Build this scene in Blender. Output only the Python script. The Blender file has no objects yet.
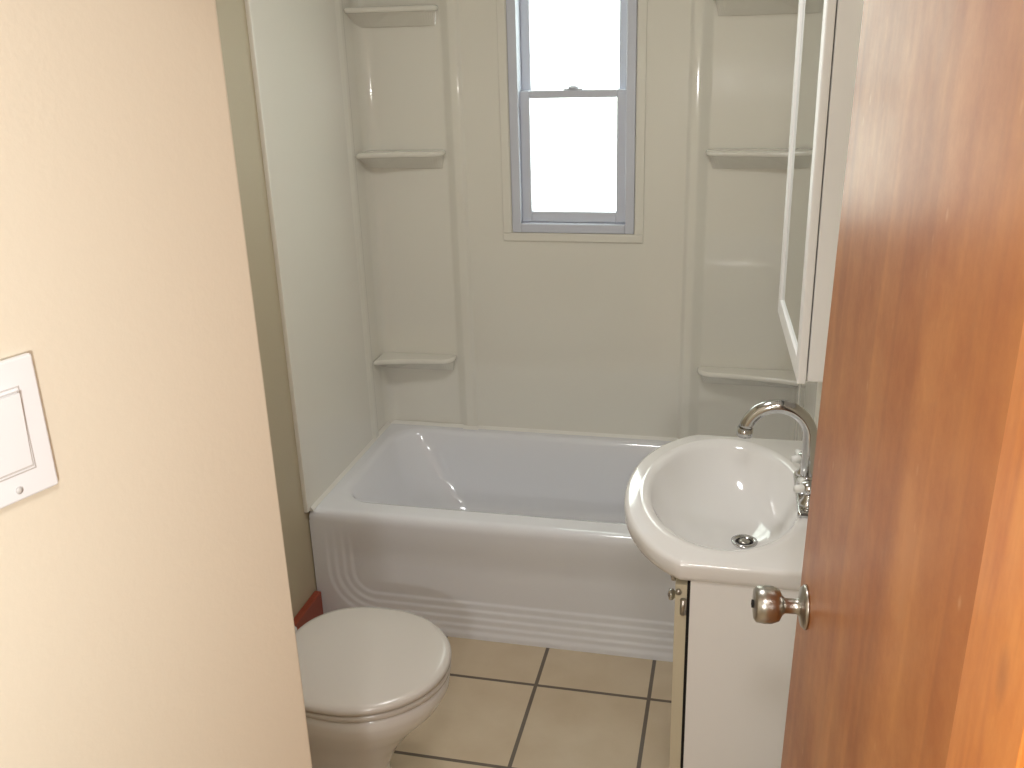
import bpy, bmesh, math
from mathutils import Vector, Matrix
S=bpy.context.scene
S.view_settings.view_transform='Standard'
S.view_settings.look='None'

def lin(c):
    c=c/255.0
    return c/12.92 if c<=0.04045 else ((c+0.055)/1.055)**2.4
def rgb(r,g,b): return (lin(r),lin(g),lin(b),1)

# ---------------- materials ----------------
def mat(name,col,rough=0.5,metal=0.0,coat=0.0,noise=0.0,nscale=8,bump=0.0,bscale=60,spec=0.5,col2=None):
    m=bpy.data.materials.new(name); m.use_nodes=True
    nt=m.node_tree; b=nt.nodes['Principled BSDF']
    b.inputs['Base Color'].default_value=col
    b.inputs['Roughness'].default_value=rough
    b.inputs['Metallic'].default_value=metal
    b.inputs['Specular IOR Level'].default_value=spec
    b.inputs['Coat Weight'].default_value=coat
    b.inputs['Coat Roughness'].default_value=0.04
    tc=nt.nodes.new('ShaderNodeTexCoord')
    if noise>0 or col2:
        n=nt.nodes.new('ShaderNodeTexNoise'); n.inputs['Scale'].default_value=nscale; n.inputs['Detail'].default_value=4
        nt.links.new(tc.outputs['Object'],n.inputs['Vector'])
        mx=nt.nodes.new('ShaderNodeMix'); mx.data_type='RGBA'
        c2=col2 if col2 else tuple(list(x*(1-noise) for x in col[:3])+[1])
        mx.inputs[6].default_value=col; mx.inputs[7].default_value=c2
        nt.links.new(n.outputs['Fac'],mx.inputs[0]); nt.links.new(mx.outputs[2],b.inputs['Base Color'])
    if bump>0:
        n2=nt.nodes.new('ShaderNodeTexNoise'); n2.inputs['Scale'].default_value=bscale; n2.inputs['Detail'].default_value=3
        nt.links.new(tc.outputs['Object'],n2.inputs['Vector'])
        bp=nt.nodes.new('ShaderNodeBump'); bp.inputs['Strength'].default_value=bump; bp.inputs['Distance'].default_value=0.01
        nt.links.new(n2.outputs['Fac'],bp.inputs['Height']); nt.links.new(bp.outputs['Normal'],b.inputs['Normal'])
    return m

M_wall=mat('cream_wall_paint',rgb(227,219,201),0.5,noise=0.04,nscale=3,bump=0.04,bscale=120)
M_wallL=mat('cream_wall_paint_shaded',rgb(190,178,152),0.5,noise=0.04,nscale=3,bump=0.06,bscale=120)  # same cream paint on the left wall, its dimness put into the colour
M_ceil=mat('ceiling_white',rgb(235,233,228),0.8,noise=0.03)
M_sur=mat('surround_gloss_plastic',rgb(233,230,220),0.07,noise=0.02,nscale=2,bump=0.05,bscale=6,coat=0.5)
M_tub=mat('tub_enamel',rgb(233,234,239),0.12,noise=0.02,nscale=3,coat=0.4)
M_caulk=mat('white_caulk',rgb(235,233,226),0.5,noise=0.05,nscale=30)
M_porc=mat('porcelain',rgb(230,228,226),0.1,noise=0.02,nscale=3,coat=0.4)
M_seat=mat('toilet_lid_plastic',rgb(206,200,193),0.22,noise=0.02,nscale=3)
M_cab=mat('cabinet_white_laminate',rgb(240,239,238),0.35,noise=0.02,nscale=3)
M_cream=mat('cabinet_door_edge_cream',rgb(205,196,172),0.4,noise=0.03)
M_chrome=mat('chrome',rgb(205,205,205),0.12,1.0,noise=0.05,nscale=20)
M_nickel=mat('satin_nickel',rgb(184,180,173),0.28,1.0,noise=0.05,nscale=20)
M_dark=mat('dark_gap',rgb(28,24,22),0.8,noise=0.1)
M_mirror=mat('mirror_glass',rgb(205,210,208),0.03,1.0,noise=0.01)
M_vinyl=mat('window_vinyl',rgb(208,212,224),0.35,noise=0.04,nscale=10)
M_plate=mat('switch_plastic',rgb(234,236,240),0.3,noise=0.02)
M_gap=mat('switch_seam_grey',rgb(200,199,198),0.5,noise=0.02)
M_base=mat('red_brown_baseboard',rgb(156,72,50),0.4,noise=0.2,nscale=14)
M_acryl=mat('faucet_handle_white',rgb(235,235,232),0.15,noise=0.03)

def wood(name,c1,c2,c3,rough,zs=0.6,xs=14,blot=(0.66,0.48,0.40,1),knots=False):
    m=bpy.data.materials.new(name); m.use_nodes=True
    nt=m.node_tree; b=nt.nodes['Principled BSDF']
    tc=nt.nodes.new('ShaderNodeTexCoord'); mp=nt.nodes.new('ShaderNodeMapping')
    mp.inputs['Scale'].default_value=(xs,xs,zs)
    nt.links.new(tc.outputs['Object'],mp.inputs['Vector'])
    n=nt.nodes.new('ShaderNodeTexNoise'); n.inputs['Scale'].default_value=1.6; n.inputs['Detail'].default_value=8; n.inputs['Distortion'].default_value=0.8
    nt.links.new(mp.outputs[0],n.inputs['Vector'])
    r=nt.nodes.new('ShaderNodeValToRGB'); e=r.color_ramp.elements
    e[0].position=0.25; e[0].color=c1; e[1].position=0.78; e[1].color=c3
    x=e.new(0.5); x.color=c2
    nt.links.new(n.outputs['Fac'],r.inputs[0])
    n2=nt.nodes.new('ShaderNodeTexNoise'); n2.inputs['Scale'].default_value=4.5; n2.inputs['Detail'].default_value=9; n2.inputs['Roughness'].default_value=0.72
    mp2=nt.nodes.new('ShaderNodeMapping'); mp2.inputs['Scale'].default_value=(1,1,0.8)
    nt.links.new(tc.outputs['Object'],mp2.inputs['Vector']); nt.links.new(mp2.outputs[0],n2.inputs['Vector'])
    r2=nt.nodes.new('ShaderNodeMapRange'); r2.inputs[1].default_value=0.40; r2.inputs[2].default_value=0.68
    nt.links.new(n2.outputs['Fac'],r2.inputs[0])
    mx=nt.nodes.new('ShaderNodeMix'); mx.data_type='RGBA'; mx.blend_type='MULTIPLY'
    mx.inputs[7].default_value=blot
    nt.links.new(r2.outputs[0],mx.inputs[0]); nt.links.new(r.outputs[0],mx.inputs[6])
    last=mx.outputs[2]
    vo=nt.nodes.new('ShaderNodeTexVoronoi'); vo.inputs['Scale'].default_value=9 if knots else 22
    mp3=nt.nodes.new('ShaderNodeMapping'); mp3.inputs['Scale'].default_value=(1,1,0.55)
    nt.links.new(tc.outputs['Object'],mp3.inputs['Vector']); nt.links.new(mp3.outputs[0],vo.inputs['Vector'])
    r3=nt.nodes.new('ShaderNodeMapRange'); r3.inputs[1].default_value=0.04 if knots else 0.03; r3.inputs[2].default_value=0.16 if knots else 0.10
    r3.inputs[3].default_value=0.7 if knots else 0.35; r3.inputs[4].default_value=0
    nt.links.new(vo.outputs['Distance'],r3.inputs[0])
    mx2=nt.nodes.new('ShaderNodeMix'); mx2.data_type='RGBA'
    mx2.inputs[7].default_value=rgb(120,55,22) if knots else rgb(220,176,134)
    nt.links.new(r3.outputs[0],mx2.inputs[0]); nt.links.new(last,mx2.inputs[6]); nt.links.new(mx2.outputs[2],b.inputs['Base Color'])
    r4=nt.nodes.new('ShaderNodeMapRange'); r4.inputs[3].default_value=rough-0.10; r4.inputs[4].default_value=rough+0.16
    nt.links.new(n2.outputs['Fac'],r4.inputs[0]); nt.links.new(r4.outputs[0],b.inputs['Roughness'])
    b.inputs['Coat Weight'].default_value=0.3; b.inputs['Coat Roughness'].default_value=0.28
    return m
M_door=wood('varnished_door_wood',rgb(168,102,48),rgb(184,116,56),rgb(198,130,68),0.36)
M_jamb=wood('pine_jamb_wood',rgb(190,110,46),rgb(208,130,58),rgb(222,147,74),0.35,zs=2.0,xs=20,knots=True,blot=(.78,.6,.46,1))

def tilemat():
    m=bpy.data.materials.new('beige_floor_tile'); m.use_nodes=True
    nt=m.node_tree; b=nt.nodes['Principled BSDF']
    tc=nt.nodes.new('ShaderNodeTexCoord'); mp=nt.nodes.new('ShaderNodeMapping')
    mp.inputs['Location'].default_value=(0.497+0.32*20,-2.217+0.335*20,0)
    nt.links.new(tc.outputs['Object'],mp.inputs['Vector'])
    br=nt.nodes.new('ShaderNodeTexBrick'); br.offset=0.0; br.squash=1.0
    br.inputs['Scale'].default_value=1.0; br.inputs['Brick Width'].default_value=0.32; br.inputs['Row Height'].default_value=0.335
    br.inputs['Mortar Size'].default_value=0.0055; br.inputs['Mortar Smooth'].default_value=0.1
    br.inputs['Color1'].default_value=rgb(212,196,171); br.inputs['Color2'].default_value=rgb(206,190,165)
    br.inputs['Mortar'].default_value=rgb(108,98,88)
    nt.links.new(mp.outputs[0],br.inputs['Vector'])
    n=nt.nodes.new('ShaderNodeTexNoise'); n.inputs['Scale'].default_value=9; n.inputs['Detail'].default_value=6
    nt.links.new(tc.outputs['Object'],n.inputs['Vector'])
    mx=nt.nodes.new('ShaderNodeMix'); mx.data_type='RGBA'; mx.blend_type='MULTIPLY'
    mx.inputs[7].default_value=(0.78,0.72,0.65,1)
    nt.links.new(n.outputs['Fac'],mx.inputs[0]); nt.links.new(br.outputs['Color'],mx.inputs[6]); nt.links.new(mx.outputs[2],b.inputs['Base Color'])
    b.inputs['Roughness'].default_value=0.35
    bp=nt.nodes.new('ShaderNodeBump'); bp.inputs['Strength'].default_value=0.4; bp.inputs['Distance'].default_value=0.003; bp.invert=True
    nt.links.new(br.outputs['Fac'],bp.inputs['Height']); nt.links.new(bp.outputs['Normal'],b.inputs['Normal'])
    return m
M_tile=tilemat()
def glassmat():
    m=bpy.data.materials.new('window_glass'); m.use_nodes=True
    nt=m.node_tree; nt.nodes.clear()
    o=nt.nodes.new('ShaderNodeOutputMaterial'); mx=nt.nodes.new('ShaderNodeMixShader')
    t=nt.nodes.new('ShaderNodeBsdfTransparent'); t.inputs[0].default_value=(0.97,1,0.96,1)
    g=nt.nodes.new('ShaderNodeBsdfGlossy'); g.inputs['Roughness'].default_value=0.05
    mx.inputs[0].default_value=0.06
    nt.links.new(t.outputs[0],mx.inputs[1]); nt.links.new(g.outputs[0],mx.inputs[2]); nt.links.new(mx.outputs[0],o.inputs[0])
    return m
M_glass=glassmat()

# ---------------- helpers ----------------
def empty(name,loc=(0,0,0),rz=0):
    e=bpy.data.objects.new(name,None); S.collection.objects.link(e)
    e.location=loc; e.rotation_euler=(0,0,rz); e.empty_display_size=0.1
    return e
def mk(name,verts,faces,m,parent=None,smooth=False,bevel=0,seg=3,angle=35):
    me=bpy.data.meshes.new(name); me.from_pydata([tuple(v) for v in verts],[],faces)
    bm=bmesh.new(); bm.from_mesh(me); bmesh.ops.recalc_face_normals(bm,faces=bm.faces); bm.to_mesh(me); bm.free()
    me.materials.append(m); o=bpy.data.objects.new(name,me); S.collection.objects.link(o)
    if parent: o.parent=parent
    if smooth or bevel:
        for p in me.polygons: p.use_smooth=True
    if bevel:
        b=o.modifiers.new('bev','BEVEL'); b.width=bevel; b.segments=seg; b.limit_method='ANGLE'; b.angle_limit=math.radians(30)
        w=o.modifiers.new('wn','WEIGHTED_NORMAL')
    return o
def box(name,x0,x1,y0,y1,z0,z1,m,parent=None,bevel=0):
    v=[(x,y,z) for z in (z0,z1) for y in (y0,y1) for x in (x0,x1)]
    f=[(0,2,3,1),(4,5,7,6),(0,1,5,4),(2,6,7,3),(0,4,6,2),(1,3,7,5)]
    return mk(name,v,f,m,parent,bevel=bevel)
def prism(name,pts,z0,z1,m,parent=None,bevel=0):
    n=len(pts); v=[(x,y,z0) for x,y in pts]+[(x,y,z1) for x,y in pts]
    f=[tuple(range(n)),tuple(range(n,2*n))]+[(i,(i+1)%n,n+(i+1)%n,n+i) for i in range(n)]
    return mk(name,v,f,m,parent,bevel=bevel)
def prismx(name,pts,xa,xb,m,parent=None,bevel=0):
    n=len(pts); v=[(xa,y,z) for y,z in pts]+[(xb,y,z) for y,z in pts]
    f=[tuple(range(n)),tuple(range(n,2*n))]+[(i,(i+1)%n,n+(i+1)%n,n+i) for i in range(n)]
    return mk(name,v,f,m,parent,bevel=bevel)
def loft(name,loops,m,parent=None,cap0=True,cap1=True,smooth=True,subsurf=0):
    n=len(loops[0]); v=[p for l in loops for p in l]; f=[]
    for k in range(len(loops)-1):
        for i in range(n):
            j=(i+1)%n; f.append((k*n+i,k*n+j,(k+1)*n+j,(k+1)*n+i))
    if cap0: f.append(tuple(range(n)))
    if cap1: f.append(tuple(range((len(loops)-1)*n,len(loops)*n)))
    return mk(name,v,f,m,parent,smooth=smooth)
def tube(name,path,r,m,parent=None,n=20):
    path=[Vector(p) for p in path]; loops=[]
    rr=r if isinstance(r,list) else [r]*len(path)
    t=(path[1]-path[0]).normalized(); up=Vector((0,1,0)) if abs(t.y)<0.9 else Vector((1,0,0))
    a=(up-t*up.dot(t)).normalized()
    for i,p in enumerate(path):
        t=(path[min(i+1,len(path)-1)]-path[max(i-1,0)]).normalized()
        a=(a-t*a.dot(t)).normalized(); b=t.cross(a)
        loops.append([p+(a*math.cos(2*math.pi*k/n)+b*math.sin(2*math.pi*k/n))*rr[i] for k in range(n)])
    return loft(name,loops,m,parent)
def lathe(name,prof,origin,axis,m,parent=None,n=32):
    origin=Vector(origin); axis=Vector(axis).normalized()
    up=Vector((0,0,1)) if abs(axis.z)<0.9 else Vector((1,0,0))
    a=(up-axis*up.dot(axis)).normalized(); b=axis.cross(a)
    loops=[[origin+axis*h+(a*math.cos(2*math.pi*k/n)+b*math.sin(2*math.pi*k/n))*max(r,0.0004) for k in range(n)] for r,h in prof]
    return loft(name,loops,m,parent)
def rrect(x0,x1,y0,y1,r,z,nc=10,ns=14):
    pts=[]
    cs=[(x1-r,y1-r,0),(x0+r,y1-r,90),(x0+r,y0+r,180),(x1-r,y0+r,270)]
    for k,(cx,cy,a0) in enumerate(cs):
        for i in range(nc+1):
            a=math.radians(a0+90*i/nc); pts.append(Vector((cx+r*math.cos(a),cy+r*math.sin(a),z)))
        nx=cs[(k+1)%4]; a1=math.radians(a0+90)
        p=pts[-1]; q=Vector((nx[0]+r*math.cos(a1),nx[1]+r*math.sin(a1),z))
        for i in range(1,ns): pts.append(p.lerp(q,i/ns))
    return pts

XL,XR,YF,YB=-1.24,0.225,2.40,3.12
HC=2.35
# ---------------- room shell ----------------
box('floor',-1.5,1.25,-1.75,3.3,-0.1,0,M_tile)
box('ceiling',-1.5,1.25,-1.75,3.3,HC,HC+0.1,M_ceil)
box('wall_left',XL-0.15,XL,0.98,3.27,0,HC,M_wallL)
box('wall_right',XR,XR+0.15,0.65,3.27,0,HC,M_wall)
wx0,wx1,wz0,wz1=-0.738,-0.331,1.118,2.03
wb=empty('wall_back')
box('below_window',XL,XR,YB,YB+0.15,0,wz0,M_wall,wb)
box('above_window',XL,XR,YB,YB+0.15,wz1,HC,M_wall,wb)
box('left_of_window',XL,wx0,YB,YB+0.15,wz0,wz1,M_wall,wb)
box('right_of_window',wx1,XR,YB,YB+0.15,wz0,wz1,M_wall,wb)
prism('wall_partition',[(-0.522,0.947),(-1.39,0.98),(-1.39,-1.6),(-1.378,-1.6)],0,HC,M_wall,bevel=0.006)
wf=empty('wall_front')
box('right_of_door',XR-0.005,1.1,0.52,0.65,0,HC,M_ceil,wf)
box('header',-0.70,XR-0.005,0.52,0.65,2.08,HC,M_wall,wf)
box('wall_hall_right',1.1,1.25,-1.6,0.65,0,HC,M_wall)
box('wall_hall_back',-1.5,1.25,-1.75,-1.6,0,HC,M_wall)
box('baseboard_left',XL,XL+0.022,1.0,YF-0.01,0,0.12,M_base,bevel=0.003)
t=empty('trim_1')
jx0,jx1=0.160,0.187
mk('hinge_jamb',[(jx0,.512,0),(XR-.005,.512,0),(XR-.005,.65,0),(jx0,.65,0),(jx1,.512,2.06),(XR-.005,.512,2.06),(XR-.005,.65,2.06),(jx1,.65,2.06)],
   [(0,1,2,3),(4,5,6,7),(0,1,5,4),(1,2,6,5),(2,3,7,6),(3,0,4,7)],M_jamb,t,bevel=0.002)
box('head_jamb',-0.70,XR-.005,0.512,0.65,2.06,2.08,M_jamb,t)

# ---------------- tub surround ----------------
sur=empty('tub_surround')
def strip(name,pts,z0,z1,m,parent):
    n=len(pts); v=[(x,y,z0) for x,y in pts]+[(x,y,z1) for x,y in pts]
    f=[(i,i+1,n+i+1,n+i) for i in range(n-1)]
    o=mk(name,v,f,m,parent,smooth=True)
    es=o.modifiers.new('es','EDGE_SPLIT'); es.split_angle=math.radians(50)
    return o
def fillet(pts,r,n=5):
    out=[pts[0]]
    for i in range(1,len(pts)-1):
        p=Vector(pts[i]); a=Vector(pts[i-1])-p; b=Vector(pts[i+1])-p
        d=min(r[i] if i in r else 0.006,a.length*0.45,b.length*0.45)
        A=p+a.normalized()*d; B=p+b.normalized()*d
        for k in range(n+1):
            s=k/n; q=A*(1-s)**2+p*2*s*(1-s)+B*s*s; out.append((q.x,q.y))
    out.append(pts[-1]); return out
zt=2.12; zb=0.400
L=[(XL,YF-0.02),(XL+0.012,YF-0.02),(XL+0.012,2.93),(XL+0.018,2.945),(XL+0.018,2.975),(XL+0.008,2.99),(XL+0.008,YB-0.006),(-0.955,YB-0.006),(-0.925,YB-0.022),(-0.90,YB-0.022),(-0.888,YB-0.011),(-0.86,YB-0.011)]
strip('corner_panel_1',fillet(L,{6:0.05}),zb,zt,M_sur,sur)
R=[(XR,YF-0.02),(XR-0.012,YF-0.02),(XR-0.012,2.93),(XR-0.018,2.945),(XR-0.018,2.975),(XR-0.008,2.99),(XR-0.008,YB-0.006),(-0.105,YB-0.006),(-0.135,YB-0.022),(-0.16,YB-0.022),(-0.172,YB-0.011),(-0.20,YB-0.011)]
strip('corner_panel_2',fillet(R,{6:0.05}),zb,zt,M_sur,sur)
yp=YB-0.012
box('centre_below',-0.888,-0.172,yp,YB,zb,wz0,M_sur,sur)
box('centre_above',-0.888,-0.172,yp,YB,wz1,zt,M_sur,sur)
box('centre_left',-0.888,wx0,yp,YB,wz0,wz1,M_sur,sur)
box('centre_right',wx1,-0.172,yp,YB,wz0,wz1,M_sur,sur)
box('lip_bottom',wx0-0.03,wx1+0.03,yp-0.006,yp,wz0-0.028,wz0-0.002,M_sur,sur,bevel=0.004)
box('lip_left',wx0-0.03,wx0-0.002,yp-0.006,yp,wz0-0.002,wz1,M_sur,sur,bevel=0.004)
box('lip_right',wx1+0.002,wx1+0.03,yp-0.006,yp,wz0-0.002,wz1,M_sur,sur,bevel=0.004)
box('lip_top',wx0-0.03,wx1+0.03,yp-0.006,yp,wz1,wz1+0.028,M_sur,sur,bevel=0.004)
def shelf(k,xc,xe,sgn,z):
    w=abs(xe-xc); P=[(0,0),(w,0)]
    for i in range(9):
        a=math.pi/2*i/8; P.append((w-0.05+0.05*math.cos(a),-0.025-0.045*math.sin(a)))
    P+=[(w*0.5,-0.078),(w*0.2,-0.095),(0,-0.115)]
    pts=[(xc+sgn*px,YB-0.007+py) for px,py in P]
    prism('shelf_%d'%k,pts,z-0.018,z,M_sur,sur,bevel=0.008)
    P2=[(xc+sgn*px*0.97,YB-0.007+py*0.8) for px,py in P]
    P3=[(xc+sgn*px*0.94,YB-0.007+py*0.08) for px,py in P]
    loft('shelf_support_%d'%k,[[Vector((x,y,z-0.017)) for x,y in P2],[Vector((x,y,z-0.06)) for x,y in P3]],M_sur,sur,smooth=False)
k=1
for z in (1.835,1.39,0.675):
    shelf(k,XL+0.008,-0.955,1,z); k+=1
    shelf(k,XR-0.008,-0.112,-1,z); k+=1

# ---------------- bathtub ----------------
tub=empty('bathtub')
zr=0.398
x0,x1,y0,y1=XL+0.003,XR-0.003,YF,YB-0.013
def ring(dl,dr,df,db,r,z): return rrect(x0+dl,x1-dr,y0+df,y1-db,r,z)
loops=[ring(0,0,0.0,0,0.004,zr-0.034),ring(0,0,0.0,0,0.004,zr-0.024),ring(0.001,0.001,0.003,0.001,0.006,zr-0.012),ring(0.002,0.002,0.009,0.001,0.008,zr-0.004),ring(0.004,0.004,0.018,0.002,0.012,zr-.0005),
 ring(0.010,0.010,0.026,0.008,0.016,zr),ring(0.045,0.055,0.068,0.030,0.095,zr),
 ring(0.05,0.06,0.075,0.035,0.10,zr-.0005),ring(0.06,0.07,0.087,0.043,0.11,zr-0.004),ring(0.068,0.078,0.097,0.05,0.115,zr-0.018),
 ring(0.095,0.085,0.108,0.06,0.13,zr-0.08),ring(0.14,0.10,0.12,0.075,0.14,zr-0.17),ring(0.19,0.115,0.135,0.09,0.15,zr-0.25),ring(0.23,0.14,0.16,0.115,0.15,zr-0.295),ring(0.30,0.19,0.21,0.165,0.12,zr-0.315)]
loft('basin',loops,M_tub,tub,cap0=False,cap1=True)
nx,nz=320,110; V=[];F=[]
def sm(a,b,t):
    t=max(0,min(1,(t-a)/(b-a))); return t*t*(3-2*t)
def apron_y(x,z):
    pl,pr,pb=x0+0.13,x1-0.13,0.125; r=0.07
    dx=max(pl+r-x,x-(pr-r)); dz=pb+r-z
    if dx>0 and dz>0: d=math.hypot(dx,dz)-r
    else: d=max(dx,dz)-r
    o=0.013
    for s in (0.0,0.025,0.05,0.075): o-=0.0032*sm(s,s+0.010,d)
    o-=0.004*sm(0.03,0.012,z)
    top=sm(zr-0.17,zr-0.034,z)
    return y0+o*(1-top)
for j in range(nz+1):
    z=(zr-0.034)*j/nz
    for i in range(nx+1):
        x=x0+(x1-x0)*i/nx; V.append((x,apron_y(x,z),z))
for j in range(nz):
    for i in range(nx):
        a=j*(nx+1)+i; F.append((a,a+1,a+nx+2,a+nx+1))
mk('apron',V,F,M_tub,tub,smooth=True)
lathe('drain',[(0.0,0.004),(0.02,0.004),(0.024,0.0)],(x1-0.26,(y0+y1)/2,zr-0.3145),(0,0,1),M_chrome,tub)
lathe('overflow',[(0.035,0.0),(0.035,0.006),(0.02,0.01),(0,0.01)],(x1-0.092,(y0+y1)/2,zr-0.12),(-1,0,0.05),M_chrome,tub)
# caulk bead where the rim meets the wall panels
ck=empty('trim_2')
def bead(name,a,b,inn):
    a=Vector(a);b=Vector(b);n=Vector(inn)
    prof=[(0.0,zr-.003),(0.012,zr-.003),(0.012,zr+.0005),(0.004,zr+.010),(0.0,zr+.010)]
    vs=[(p+n*d).to_tuple()+(z,) for p in (a,b) for d,z in prof]
    k_=len(prof); f=[tuple(range(k_)),tuple(range(k_,2*k_))]+[(i,(i+1)%k_,k_+(i+1)%k_,k_+i) for i in range(k_)]
    mk(name,vs,f,M_caulk,ck)
bead('caulk_back',(XL+.006,YB-.009),(XR-.006,YB-.009),(0,-1))
bead('caulk_back_ridge_1',(-.94,YB-.019),(-.885,YB-.019),(0,-1))
bead('caulk_back_ridge_2',(-.172,YB-.019),(-.12,YB-.019),(0,-1))
bead('caulk_left',(XL+.009,YF-.0),(XL+.009,YB-.01),(1,0))
bead('caulk_right',(XR-.009,YF-.0),(XR-.009,YB-.01),(-1,0))

# ---------------- window ----------------
w=empty('window_1')
g=0.001
ya,yb_=YB-0.016,YB+0.11
def frame(pref,xa,xb,za,zc,ya,yb,wl,wr,wbm,wt,m):
    box(pref+'_left',xa,xa+wl,ya,yb,za,zc,m,w,bevel=0.003)
    box(pref+'_right',xb-wr,xb,ya,yb,za,zc,m,w,bevel=0.003)
    box(pref+'_bottom',xa+wl,xb-wr,ya,yb,za,za+wbm,m,w,bevel=0.003)
    box(pref+'_top',xa+wl,xb-wr,ya,yb,zc-wt,zc,m,w,bevel=0.003)
frame('frame',wx0+g,wx1-g,wz0+g,wz1-g,ya,yb_,0.030,0.030,0.03,0.028,M_vinyl)
fx0,fx1=wx0+0.031,wx1-0.031
zm=1.558
frame('lower_sash',fx0,fx1,wz0+0.032,zm+0.012,YB+0.01,YB+0.04,0.032,0.032,0.035,0.024,M_vinyl)
frame('upper_sash',fx0,fx1,zm-0.010,wz1-0.03,YB+0.045,YB+0.075,0.030,0.030,0.022,0.028,M_vinyl)
box('lower_glass',fx0+0.02,fx1-0.02,YB+0.024,YB+0.027,wz0+0.055,zm-0.005,M_glass,w)
box('upper_glass',fx0+0.02,fx1-0.02,YB+0.058,YB+0.061,zm+0.005,wz1-0.05,M_glass,w)
xm=(wx0+wx1)/2
box('latch_base',xm-0.03,xm+0.03,YB+0.012,YB+0.04,zm+0.012,zm+0.016,M_vinyl,w,bevel=0.0015)
lathe('latch',[(0.018,0),(0.016,0.006),(0.008,0.010),(0,0.010)],(xm,YB+0.025,zm+0.016),(0,0,1),M_vinyl,w)

# ---------------- toilet ----------------
to=empty('toilet'); cy=1.715
def egg(cx,af,ab,b,z,n=64,pb=2.6):
    pts=[]
    for i in range(n):
        t=2*math.pi*i/n; c,s=math.cos(t),math.sin(t)
        if c>=0: x=cx+af*c; y=cy+b*s
        else:
            x=cx-ab*abs(c)**(2/pb); y=cy+b*math.copysign(abs(s)**(2/pb),s)
        pts.append(Vector((x,y,z)))
    return pts
loft('bowl',[egg(-.87,.13,.19,.115,0),egg(-.87,.13,.19,.115,.02),egg(-.87,.115,.18,.10,.05),egg(-.86,.11,.18,.095,.12),egg(-.84,.125,.19,.108,.19),egg(-.82,.16,.2,.14,.26),egg(-.80,.19,.2,.168,.315),egg(-.79,.198,.2,.180,.35),egg(-.79,.2,.2,.183,.375),egg(-.79,.195,.195,.176,.382)],M_porc,to)
loft('seat',[egg(-.79,.198,.19,.184,.384),egg(-.79,.203,.195,.190,.388),egg(-.79,.204,.196,.191,.396),egg(-.79,.198,.19,.186,.401)],M_seat,to)
loft('lid',[egg(-.79,.198,.19,.187,.403),egg(-.79,.204,.196,.193,.406),egg(-.79,.205,.198,.195,.414),egg(-.79,.20,.194,.190,.421),egg(-.79,.186,.182,.177,.425),egg(-.79,.12,.12,.11,.428),egg(-.79,.04,.04,.04,.429)],M_seat,to)
box('tank_deck',-1.19,-.93,cy-.11,cy+.11,.26,.385,M_porc,to,bevel=0.02)
box('tank',-1.225,-1.072,cy-.195,cy+.19,.386,.71,M_porc,to,bevel=0.02)
box('tank_lid',-1.232,-1.066,cy-.2,cy+.195,.711,.745,M_porc,to,bevel=0.01)
for s in (-1,1): lathe('lid_hinge_%d'%(1 if s<0 else 2),[(0.014,0),(0.014,0.03),(0.008,0.035),(0,0.035)],(-1.0,cy+s*0.07,0.386),(0,0,1),M_seat,to)
tube('flush_lever',[(-1.07,cy-.14,.66),(-1.05,cy-.14,.66),(-1.045,cy-.12,.655),(-1.045,cy-.08,.65)],0.006,M_chrome,to)
for s in (-1,1): lathe('floor_bolt_cap_%d'%(1 if s<0 else 2),[(0.014,0),(0.012,0.012),(0,0.018)],(-.9,cy+s*0.128,0),(0,0,1),M_porc,to)

# ---------------- vanity ----------------
va=empty('bathroom_vanity'); vy=1.90; vh=0.31
zc=0.812
def bez(p0,p1,p2,p3,n):
    return [tuple(sum(c*q[k] for c,q in zip(((1-s)**3,3*s*(1-s)**2,3*s*s*(1-s),s**3),(p0,p1,p2,p3))) for k in (0,1)) for s in [i/n for i in range(n+1)]]
half=bez((-.075,vy-vh),(-.155,vy-vh+.05),(-.212,vy-.15),(-.212,vy),24)
out=[(XR-0.001,vy-vh)]+half+[(x,2*vy-y) for x,y in half[::-1][1:]]+[(XR-0.001,vy+vh)]
bc=Vector((0.0,vy))
def ray(a):
    d=Vector((math.cos(a),math.sin(a))); best=None
    n=len(out)
    for i in range(n):
        p=Vector(out[i]); q=Vector(out[(i+1)%n]); e=q-p
        den=d.x*e.y-d.y*e.x
        if abs(den)<1e-9: continue
        w_=p-bc; tt=(w_.x*e.y-w_.y*e.x)/den; uu=(w_.x*d.y-w_.y*d.x)/den
        if tt>0 and -1e-6<=uu<=1+1e-6: best=tt if best is None else min(best,tt)
    return best
angs=sorted(set([2*math.pi*i/160 for i in range(160)]+[math.atan2(y-bc.y,x-bc.x)%(2*math.pi) for x,y in (out[0],out[-1],out[1],out[-2])]))
R_=[ray(a) for a in angs]
EX,EY=0.160,0.250
def er(a): return 1/math.sqrt((math.cos(a)/EX)**2+(math.sin(a)/EY)**2)
def oloop(off,z): return [Vector((bc.x+(r-off)*math.cos(a),bc.y+(r-off)*math.sin(a),z)) for a,r in zip(angs,R_)]
def eloop(s,z,dx=0): return [Vector((bc.x+dx+s*er(a)*math.cos(a),bc.y+s*er(a)*math.sin(a),z)) for a in angs]
def minloop(s,off,z): return [Vector((bc.x+min(r-off,s*er(a))*math.cos(a),bc.y+min(r-off,s*er(a))*math.sin(a),z)) for a,r in zip(angs,R_)]
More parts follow.
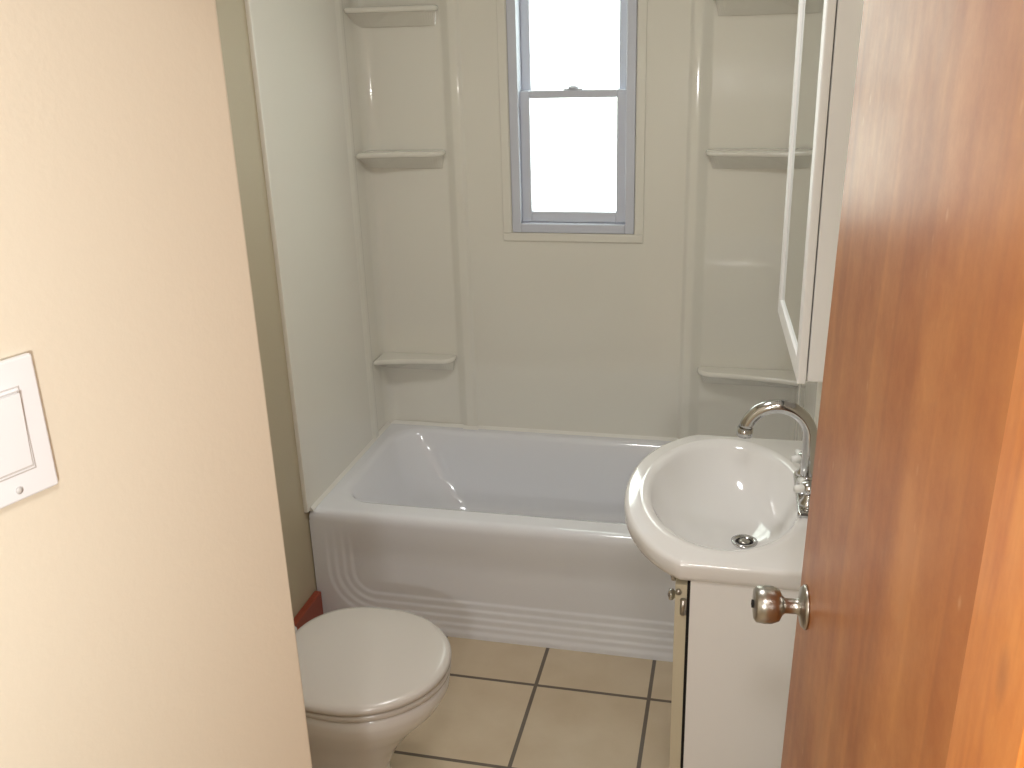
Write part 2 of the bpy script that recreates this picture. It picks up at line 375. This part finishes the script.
Ls=[eloop(.25,.668,.04),eloop(.6,.676,.03),eloop(.9,.715,.01),minloop(1.03,.02,.765),oloop(.014,.768),oloop(.004,.772),oloop(0,.782),oloop(0,zc-.01),oloop(.003,zc-.003),oloop(.010,zc),
    minloop(1.16,.016,zc),minloop(1.12,.02,zc+.004),minloop(1.06,.026,zc+.005),eloop(1.0,zc+.001),eloop(.97,zc-.008),eloop(.92,zc-.026,.002),eloop(.84,zc-.052,.006),eloop(.72,zc-.078,.014),eloop(.55,zc-.100,.026),eloop(.36,zc-.112,.036),eloop(.16,zc-.118,.045),eloop(.12,zc-.121,.046)]
loft('sink_top',Ls,M_porc,va)
dxp=bc.x+.046
lathe('drain_flange',[(0.028,-0.004),(0.028,0.002),(0.021,0.003),(0.019,-0.002),(0.0,-0.002)],(dxp,vy,zc-.117),(0,0,1),M_chrome,va)
lathe('drain_recess',[(0.020,0),(0.020,0.0008),(0,0.0008)],(dxp,vy,zc-.119),(0,0,1),M_dark,va)
lathe('drain_stopper',[(0.012,0),(0.012,0.003),(0.006,0.005),(0,0.005)],(dxp,vy,zc-.1185),(0,0,1),M_nickel,va)
cx0=-0.055; ca,cb=vy-vh+.015,vy+vh-.015
box('side_panel_1',cx0,XR-.002,ca,ca+.016,0,.766,M_cab,va,bevel=.001)
box('side_panel_2',cx0,XR-.002,cb-.016,cb,0,.766,M_cab,va,bevel=.001)
box('back_panel',XR-.012,XR-.002,ca+.016,cb-.016,0,.62,M_cab,va)
box('bottom_panel',cx0,XR-.012,ca+.016,cb-.016,.08,.096,M_cab,va)
box('toe_kick',cx0+.03,cx0+.045,ca+.016,cb-.016,0,.08,M_cab,va)
def cut(ya_,yb2,ztop,zbot):
    pts=[(ya_,zbot),(yb2,zbot)]; top=[]
    for i in range(41):
        y=ya_+(yb2-ya_)*i/40; d=abs(y-vy)
        k_=1-(d/0.245)**2
        z=ztop if k_<=0 else ztop-(ztop-.615)*min(1,k_*2.2)**0.8
        top.append((y,z))
    return pts+top[::-1]
prismx('face_gap',cut(ca+.006,cb-.006,.755,.085),cx0-.006,cx0,M_dark,va)
prismx('cabinet_door_1',cut(ca,vy-.002,.755,.08),cx0-.028,cx0-.006,M_cream,va)
prismx('cabinet_door_2',cut(vy+.002,cb,.755,.08),cx0-.028,cx0-.006,M_cream,va)
for i,s in enumerate((-1,1)):
    lathe('door_pull_%d'%(i+1),[(0.006,0),(0.006,0.012),(0.013,0.018),(0.013,0.026),(0,0.03)],(cx0-.028,vy+s*.04,.57),(-1,0,0),M_chrome,va)
for i,z in enumerate((.71,.16)):
    tube('hinge_%d'%(i+1),[(cx0-.012,ca-.006,z-.016),(cx0-.012,ca-.006,z+.016)],.006,M_nickel,va,n=12)
    lathe('hinge_screw_%d'%(i+1),[(.006,0),(.006,.004),(0,.006)],(cx0-.022,ca-.001,z+.03),(0,-1,0),M_nickel,va,n=16)
# faucet
fx=0.165
box('faucet_base',fx-.022,fx+.022,vy-.105,vy+.095,zc+.002,zc+.018,M_chrome,va,bevel=.007)
lathe('spout_base',[(0.024,0),(0.021,0.02),(0.016,0.035),(0.014,0.04)],(fx,vy,zc+.014),(0,0,1),M_chrome,va)
path=[(fx,vy,zc+.03),(fx,vy,zc+.08),(fx,vy,zc+.115)]
rr_=0.066
for i in range(1,17):
    a=math.pi*i/16*0.94; path.append((fx-rr_+rr_*math.cos(a),vy,zc+.136+rr_*math.sin(a)))
tube('spout',path,0.0145,M_chrome,va)
p=path[-1]; tube('spout_aerator',[(p[0],p[1],p[2]+.002),(p[0]-.001,p[1],p[2]-.016)],0.0165,M_chrome,va)
for i,s in enumerate((-1,1)):
    yy=vy+s*.072
    lathe('handle_stem_%d'%(i+1),[(0.019,0),(0.017,0.012),(0.010,0.022),(0.010,0.034)],(fx,yy,zc+.014),(0,0,1),M_chrome,va)
    lathe('handle_cap_%d'%(i+1),[(0.010,0),(0.017,0.004),(0.019,0.014),(0.014,0.024),(0.0,0.027)],(fx,yy,zc+.045),(0,0,1),M_chrome,va)
    for q in range(4):
        a=q*math.pi/2+0.5
        tube('handle_arm_%d_%d'%(i+1,q),[(fx,yy,zc+.058),(fx+.02*math.cos(a),yy+.02*math.sin(a),zc+.059),(fx+.033*math.cos(a),yy+.033*math.sin(a),zc+.06)],[.007,.009,.007],M_acryl,va,n=12)

# ---------------- medicine cabinet ----------------
mc=empty('medicine_cabinet')
my0,my1,mz0,mz1=1.69,2.16,1.14,1.93
box('body',0.133,XR-.001,my0+.004,my1-.004,mz0+.004,mz1-.004,M_cab,mc,bevel=.002)
def mirrorpart(name,y0,y1,z0,z1,d0,d1,m,bev=.003):
    def fx_(y): return .116-(y-my0)/(my1-my0)*.022
    v=[];
    for z in (z0,z1):
        for y,d in ((y0,d0),(y1,d0),(y1,d1),(y0,d1)): v.append((fx_(y)+d,y,z))
    f=[(0,1,2,3),(4,5,6,7),(0,1,5,4),(1,2,6,5),(2,3,7,6),(3,0,4,7)]
    mk(name,v,f,m,mc,bevel=bev)
fw=.04
mirrorpart('mirror_frame_near',my0,my0+fw,mz0,mz1,0,.015,M_cab)
mirrorpart('mirror_frame_far',my1-fw,my1,mz0,mz1,0,.015,M_cab)
mirrorpart('mirror_frame_bottom',my0+fw,my1-fw,mz0,mz0+fw,0,.015,M_cab)
mirrorpart('mirror_frame_top',my0+fw,my1-fw,mz1-fw,mz1,0,.015,M_cab)
mirrorpart('mirror_pane',my0+fw-.002,my1-fw+.002,mz0+fw-.002,mz1-fw+.002,.005,.013,M_mirror,0)

# ---------------- door ----------------
P2=Vector((.180,.656)); P1=Vector((.119,1.30)); dd=(P1-P2).normalized()
ang=math.atan2(dd.y,dd.x)
tilt=math.radians(1.1)
ML=Matrix.Translation((P2.x,P2.y,1.1))@Matrix.Rotation(ang,4,'Z')@Matrix.Rotation(tilt,4,'X')@Matrix.Translation((0,0,-1.1))
d=empty('door_1'); d.matrix_world=ML
box('door_slab',0,.648,-.026,0,.014,2.04,M_door,d,bevel=.002)
kx=.648-.058; kz=.962
for nm,s,yb0 in (('knob_inner',1,0),('knob_outer',-1,-.026)):
    if s==1:
        lathe(nm,[(0.032,0),(0.032,0.003),(0.028,0.007),(0.014,0.009),(0.011,0.014),(0.011,0.03),(0.015,0.034),(0.023,0.038),(0.027,0.048),(0.0277,0.058),(0.026,0.070),(0.022,0.073),(0.0,0.074)],(kx,yb0,kz),(0,s,0),M_nickel,d)
    else:
        lathe(nm,[(0.031,0),(0.031,0.003),(0.027,0.007),(0.014,0.009),(0.011,0.014),(0.011,0.022),(0.02,0.028),(0.0255,0.038),(0.024,0.05),(0.0,0.052)],(kx,yb0,kz),(0,s,0),M_nickel,d)
lathe('knob_lock_button',[(0.006,0),(0.006,0.003),(0.0,0.004)],(kx,.0735,kz),(0,1,0),M_dark,d,n=16)
box('latch_plate',.646,.6495,-.024,-.003,kz-.028,kz+.028,M_nickel,d)
for i,z in enumerate((.25,1.05,1.82)):
    tube('hinge_knuckle_%d'%(i+1),[(0.0,.004,z-.045),(0.0,.004,z+.045)],.006,M_nickel,d,n=12)

# ---------------- light switch ----------------
sw=empty('light_switch',(-.6205,.6525,1.432),math.atan2(.948,.3185)); sw.scale=(1.1,1.1,1.12)
box('cover_plate',-.035,.035,-.006,0,-.0575,.0575,M_plate,sw,bevel=.0025)
box('rocker_seam',-.0183,.0183,-.0063,-.005,-.0353,.0353,M_gap,sw)
box('rocker_frame',-.0172,.0172,-.0075,-.005,-.0342,.0342,M_plate,sw,bevel=.001)
box('rocker_gap',-.0158,.0158,-.0078,-.007,-.0322,.0322,M_gap,sw)
mk('rocker',[(-.0148,-.007,-.0312),(.0148,-.007,-.0312),(.0148,-.0075,.0312),(-.0148,-.0075,.0312),(-.0148,-.0083,-.0308),(.0148,-.0083,-.0308),(.0148,-.0120,.0308),(-.0148,-.0120,.0308)],
   [(0,1,2,3),(4,5,6,7),(0,1,5,4),(1,2,6,5),(2,3,7,6),(3,0,4,7)],M_plate,sw,bevel=.001)
for z in (-.048,.048): lathe('plate_screw',[(0.003,0),(0.003,0.001),(0,0.0014)],(0,-.006,z),(0,-1,0),M_gap,sw,n=16)

# ---------------- lights ----------------
def area(name,loc,size,power,col,rot=(0,0,0)):
    l=bpy.data.lights.new(name,'AREA'); l.energy=power; l.size=size; l.color=col; l.shape='DISK'
    o=bpy.data.objects.new(name,l); o.location=loc; o.rotation_euler=rot; S.collection.objects.link(o); return o
area('bathroom_fill_light',(-.45,1.75,HC-.03),.25,8.5,(1,.985,.97))  # added fill, unseen: lifts the ambient light in the bathroom
area('hall_fill_light',(-.05,.05,HC-.03),.3,8.5,(1,.985,.96))  # unseen fill added above the camera, brightens the door top and near wall
pl=bpy.data.lights.new('camera_flash','POINT'); pl.energy=20.5; pl.shadow_soft_size=.03; pl.color=(1,.99,.97)
po=bpy.data.objects.new('camera_flash',pl); po.location=(-.19,-.06,1.42); S.collection.objects.link(po)
wd=bpy.data.worlds.new('world'); S.world=wd; wd.use_nodes=True
bg=wd.node_tree.nodes['Background']; bg.inputs[0].default_value=(.95,1,.97,1); bg.inputs[1].default_value=6.0

# ---------------- camera ----------------
fwd=Vector((-0.2218,0.9117,-0.3445)).normalized()
r=Vector((0.973,0.207,-0.0226)); r=(r-fwd*r.dot(fwd)).normalized(); u=r.cross(fwd)
c=bpy.data.cameras.new('camera'); c.sensor_width=36; c.lens=960/1024*36; c.clip_start=.02
co=bpy.data.objects.new('camera',c); S.collection.objects.link(co)
M=Matrix((( r.x,u.x,-fwd.x,0),(r.y,u.y,-fwd.y,0),(r.z,u.z,-fwd.z,1.75),(0,0,0,1)))
co.matrix_world=M; S.camera=co
